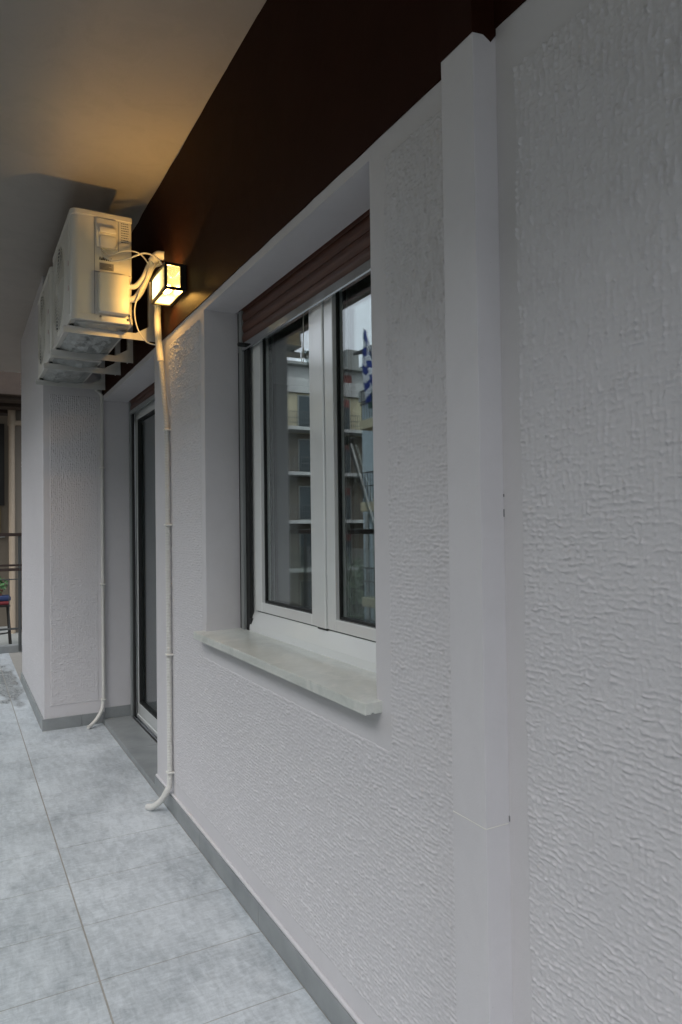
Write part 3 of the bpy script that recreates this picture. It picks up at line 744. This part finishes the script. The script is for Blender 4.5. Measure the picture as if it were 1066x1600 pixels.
# ================================================================== NEXT DOOR (seen past the column)
nb = thing('neighbouring_house', 'beige neighbouring house with wooden soffit seen past the column', 'building', (.2, 12.0, -9))
nbw = B(); nbw.box((-.10, 12.0, -9), (6, 12.3, 3.2)); nbw.box((-1.9, 12.9, -9), (-.10, 13.1, 6.0)); nbw.build('wall', M_beige, nb)
for i in range(5): part('soffit_board', M_woodsoffit, nb, (-1.9, 10.8+.32*i, 3.16+.05*(i % 2)), (3, 11.1+.32*i, 3.24+.05*(i % 2)), .006)
part('eaves_board', M_woodsoffit, nb, (-1.9, 10.65, 3.20), (3, 10.79, 4.1), .01)
part('upper_wall', M_beige, nb, (-1.9, 10.80, 3.45), (6, 12.3, 7.5))
part('balcony_slab', M_conc, nb, (-1.9, 10.2, -.42), (3, 12.9, -.24), .01)
part('recess_shade', M_dark, nb, (-1.4, 12.86, 1.75), (-.205, 12.895, 3.10)); part('lit_patch', M_yellow, nb, (-1.3, 12.85, 1.30), (-.27, 12.89, 1.74), .004)  # dark sheet paints the shade of a recess, ochre piece paints a lit patch
part('window_frame', M_conc, nb, (-1.5, 12.84, 1.22), (-.2, 12.9, 1.29), .004)
dp = thing('downpipe', 'beige downpipe on the neighbouring house seen past the column', 'downpipe', (-.15, 11.9, -9))
B().tube([(-.150, 11.93, -.3), (-.150, 11.93, 3.05)], .045, 12).build('pipe', M_post, dp, smooth=True)
B().tube([(-.150, 11.93, 2.95), (-.150, 11.93, 3.19)], .055, 12).build('collar', M_post, dp, smooth=True); part('wall_clamp', M_post, dp, (-.12, 11.90, 2.96), (.05, 11.99, 3.03), .005)
st = thing('metal_stool', 'dark metal stool on the neighbouring balcony', 'stool', (-.42, 10.7, -.24))
for sx in (-.17, .17):
    for sy in (-.13, .13): B().tube([(-.42+sx, 10.7+sy, -.24), (-.42+sx*.8, 10.7+sy*.8, .30)], .014, 8).build('leg', M_dark, st, smooth=True)
part('seat', M_dark, st, (-.60, 10.54, .30), (-.26, 10.86, .325), .005)
for sz in (-.08,): B().tube([(-.57, 10.6, sz), (-.27, 10.8, sz)], .010, 6).build('crossbar', M_dark, st)
ident(B().box((-.60, 10.55, .328), (-.27, 10.85, .375), .016).build('folded_blanket', M_clred, None, smooth=True), 'dark red blanket folded on the neighbour\'s stool', 'blanket')
ident(B().box((-.59, 10.56, .378), (-.25, 10.84, .445), .02).build('folded_blanket', M_clblue, None, smooth=True), 'navy blanket lying on the red one on the stool', 'blanket')
pt = thing('potted_plant', 'small green potted plant standing on the navy blanket', 'potted plant', (-.40, 10.7, .447))
B().lathe([(.045, 0), (.060, .075), (.064, .08), (.055, .08)], (-.40, 10.7, .447), 14).build('pot', M_roofred, pt, smooth=True)
def leaves(c, rad, n, size, seed=1, mat=M_leaf, name='foliage', par=None, squash=1.0):
    rnd = random.Random(seed); b = B()
    for i in range(n):
        while True:
            p = Vector((rnd.uniform(-1, 1), rnd.uniform(-1, 1), rnd.uniform(-1, 1)))
            if p.length <= 1: break
        if mnoise.noise(p*2.3+Vector((seed*3.1, 0, 0))) < -.08 and rnd.random() < .85: continue
        p = Vector((p.x*rad, p.y*rad, p.z*rad*squash)) + Vector(c)
        a = Vector((rnd.gauss(0, 1), rnd.gauss(0, 1), rnd.gauss(0, .6))).normalized(); q = a.orthogonal().normalized(); s_ = size*rnd.uniform(.6, 1.4)
        b.add([p-a*s_, p+q*s_*.45, p+a*s_, p-q*s_*.45], [(0, 1, 2, 3)])
    return b.build(name, mat, par)
M_bright = simple('bright_leaf', (.06, .16, .05), .5, nsc=40, var=.4)
leaves((-.40, 10.7, .60), .12, 120, .035, 3, M_bright, 'foliage', pt)

# ================================================================== ACROSS THE STREET (mirrored in the window, apart from the added sky-blocking house)
def far_block(name, label, x0, x1, y, zb, floors, wallm, slabz, depth=12, roofz=None):
    b = thing(name, label, 'building', ((x0+x1)/2, y, zb))
    top = roofz
    part('wall', wallm, b, (x0, y, zb), (x1, y+depth, top))
    part('loggia_shade_wall', M_loggia_shade, b, (x0+.02, y-.05, zb), (x1-.02, y-.003, 7.5))  # flat dark brown sheet: shade of the deep balconies put into its colour
    part('parapet', M_conc, b, (x0-.1, y-.12, top), (x1+.1, y+depth, top+.35), .02)
    for z in slabz:
        part('balcony_slab', M_whitef, b, (x0-.1, y-1.35, z-.22), (x1+.05, y, z), .02)
        rl = B()
        for zz in (.25, .55, .95): rl.box((x0, y-1.32, z+zz-.02), (x1, y-1.28, z+zz+.02))
        xx = x0
        while xx < x1: rl.box((xx, y-1.315, z), (xx+.02, y-1.285, z+.95)); xx += .16
        rl.build('balcony_railing', M_railgrey, b)
        n = int((x1-x0)/2.6)
        for i in range(n):
            wx = x0+.7+2.6*i
            fr_ = part('window', M_conc, b, (wx-.08, y-.075, z+.02), (wx+1.28, y-.002, z+2.28), .01)
            part('pane', M_winglass, fr_, (wx, y-.10, z+.10), (wx+1.2, y-.077, z+1.7 if i % 3 else z+2.2))
            if i % 3: part('roller_blind', M_red if i % 2 else M_cream, fr_, (wx, y-.105, z+1.702), (wx+1.2, y-.077, z+2.2))
    return b
fbk = far_block('apartment_block', 'cream apartment block with stacked balconies mirrored in the window', -36, -14, 42, -9, 6, M_cream, (-4.41, -1.31, 1.79, 4.89, 7.79), roofz=10.2)
pen = B(); pen.box((-34, 43.2, 10.55), (-16, 52, 12.3)); pen.build('penthouse', M_whitef, fbk)
part('balustrade', M_whitef, fbk, (-36, 41.8, 10.2), (-14, 41.95, 11.15), .02)
part('red_shutter', M_red, fbk, (-23.2, 43.12, 10.9), (-22.25, 43.19, 12.0), .01); part('red_shutter', M_red, fbk, (-18.2, 43.12, 11.0), (-17.0, 43.19, 12.0), .01)
part('roof_tank_house', M_conc, fbk, (-24.9, 45, 12.3), (-23.9, 47, 14.4), .03); part('chimney', M_conc, fbk, (-25.6, 44.5, 12.3), (-25.0, 45.2, 13.2), .03); part('chimney', M_conc, fbk, (-21.5, 44.5, 12.3), (-20.9, 45.2, 13.4), .03)
part('penthouse_roof', M_conc, fbk, (-34.2, 42.7, 12.3), (-15.8, 52, 12.5), .03)
# blue corner house opposite, its far end showing
bh = thing('corner_house', 'pale blue house with balconies and a green awning mirrored in the right pane', 'building', (-13, 15, -9))
part('wall', M_blue, bh, (-24, 9.5, -9), (-11.0, 20.95, 5.6)); part('parapet', M_conc, bh, (-24.1, 9.4, 5.6), (-10.9, 21.0, 5.95), .02)
for z in (4.70, 2.10, -.9, -3.9):
    part('balcony_slab', M_cream, bh, (-11.05, 9.7, z-.30), (-10.0, 19.4, z), .02)
    rl = B()
    for zz in (.5, .93): rl.box((-10.06, 9.7, z+zz-.02), (-10.02, 19.4, z+zz+.02))
    yy = 9.7
    while yy < 19.4: rl.box((-10.05, yy, z), (-10.03, yy+.02, z+.93)); yy += .16
    rl.build('balcony_railing', M_dark, bh)
    for i in range(3):
        wy = 10.4+3.1*i; f_ = part('window', M_conc, bh, (-11.03, wy-.07, z+.05), (-10.97, wy+1.27, z+2.2), .01); part('pane', M_winglass, f_, (-10.96, wy, z+.1), (-10.94, wy+1.2, z+2.1))
for i in range(3): part('wall_stripe', M_conc, bh, (-10.99, 19.55+.5*i, -9), (-10.95, 19.75+.5*i, 1.78))
oh = thing('sky_blocking_house', 'unseen grey plastered house with balconies, added straight across to block low sky', 'building', (-14, -6, -9))  # out of view, added to shut out low sky and darken the upper wall
part('wall', M_whitef, oh, (-26, -34, -9), (-12.6, 9.2, 11.6)); part('parapet', M_conc, oh, (-26.1, -34.1, 11.6), (-12.5, 9.3, 12.1), .02)
for z in (8.0, 4.95, 1.9, -1.15, -4.2):
    part('balcony_slab', M_conc, oh, (-12.65, -33, z-.22), (-11.3, 8.6, z), .02); part('balcony_front', M_cream, oh, (-11.42, -33, z), (-11.32, 8.6, z+.9), .01)
    for i in range(14):
        wy = -32+2.9*i; f_ = part('window', M_conc, oh, (-12.63, wy-.07, z+.05), (-12.57, wy+1.27, z+2.2), .01); part('pane', M_winglass, f_, (-12.56, wy, z+.1), (-12.54, wy+1.2, z+2.1))
aw = thing('drop_awning', 'dark green drop awning hanging on the corner house balcony', 'awning', (-10, 17, 6.7))
B().prism([(-9.95, 4.98), (-9.92, 5.8), (-9.96, 6.62), (-9.99, 6.62), (-9.95, 5.8), (-9.98, 4.98)], 'Y', 12.0, 18.75).build('cloth', M_green, aw)
B().tube([(-9.96, 11.9, 6.68), (-9.96, 18.9, 6.68)], .06, 10).build('roller', M_dark, aw, smooth=True)
B().prism([(-11.0, 7.05), (-9.7, 6.72), (-9.7, 6.80), (-11.0, 7.13)], 'Y', 11.8, 19.2).build('hood', M_dark, aw)

# flag hanging limp from a slanted staff
fl = thing('flag', 'blue and white striped flag with a cross hanging limp from its staff', 'flag', (-9, 17.45, 4.6))
B().tube([(-10.0, 17.45, 4.75), (-9.05, 17.45, 7.05)], .022, 8).build('staff', M_fwhite, fl, smooth=True)
def flag_pt(i, j):
    a_ = i/nu*2-1; v = j/nv                  # a_ across the gathered cloth, v down along the hoist
    w = .06+.30*min(1, v*1.5)**.8*(1-.35*max(0, v-.75)/.25)
    return Vector((-9.10-.12*v+.05*math.sin(a_*5+v*6), 17.45+w*a_*.75+.05*math.sin(v*7), 6.98-2.05*v-.20*a_*v+.03*math.sin(a_*7)))
nu, nv = 16, 54
vs = [flag_pt(i, j) for i in range(nu+1) for j in range(nv+1)]
blue_f, white_f = [], []
for i in range(nu):
    for j in range(nv):
        f_ = (i*(nv+1)+j, (i+1)*(nv+1)+j, (i+1)*(nv+1)+j+1, i*(nv+1)+j+1)
        q_ = j/nv*9+(i/nu-.5)*1.6+.5*math.sin(i/nu*6)
        blue = int(math.floor(q_+2)) % 2 == 0
        if q_ < 3.2 and i < 8: blue = not (3 <= i < 5 or 1.3 < q_ < 2.1)
        (blue_f if blue else white_f).append(f_)
for nm, fs_, m_ in (('blue_cloth', blue_f, M_fblue), ('white_cloth', white_f, M_fwhite)):
    q = B(); q.v = list(vs); q.f = fs_
    o = q.build(nm, m_, fl, smooth=True); s_ = o.modifiers.new('solid', 'SOLIDIFY'); s_.thickness = .004

# low tiled house and trees below
lh = thing('low_house', 'low house with a worn terracotta roof below the balcony', 'building', (-6, 17, -9))
part('wall', M_beige, lh, (-9.6, 9, -9), (-3.6, 30, -2.2))
for sgn, x0, x1 in ((1, -9.9, -6.6), (-1, -3.3, -6.6)):
    rf = B(); n = 60
    for i in range(n):
        y = 8.6+22*i/n; zt = lambda t: -2.25+1.3*t
        for j in range(8):
            t0, t1 = j/8, (j+1.15)/8; xa = x0+(x1-x0)*t0; xb = x0+(x1-x0)*min(1, t1); lift = .05+random.uniform(0, .03)
            rf.add([(xa, y, zt(t0)+lift), (xa, y+.18, zt(t0)+lift+.08), (xa, y+.36, zt(t0)+lift), (xb, y, zt(min(1, t1))), (xb, y+.18, zt(min(1, t1))+.08), (xb, y+.36, zt(min(1, t1)))], [(0, 1, 4, 3), (1, 2, 5, 4)])
    rf.build('roof', M_roofred, lh)
def tree(x, y, h, rad, seed, label):
    t = thing('courtyard_tree', label, 'tree', (x, y, -9), 'trees in the courtyard below')
    B().tube([(x, y, -9), (x+.1, y, -9+h*.4), (x-.05, y+.1, -9+h*.8)], .14, 8, True, [.18, .13, .06]).build('trunk', M_bark, t, smooth=True)
    for k_ in range(4):
        an = k_*1.6+seed; B().tube([(x+.05, y, -9+h*(.45+.06*k_)), (x+rad*.6*math.cos(an), y+rad*.6*math.sin(an), -9+h*(.72+.05*k_))], .05, 6, True, [.06, .02]).build('limb', M_bark, t)
    leaves((x, y, -9+h*.78), rad, 1500, .16, seed, M_leaf, 'crown', t, .8)
tree(-14.5, 26, 8.6, 2.3, 2, 'broad dark tree beyond the low tiled roof'); tree(-17, 31, 8.9, 2.6, 4, 'taller tree in front of the cream apartment block'); tree(-20.5, 35, 8.0, 2.4, 6, 'rounder tree at the foot of the cream apartment block')
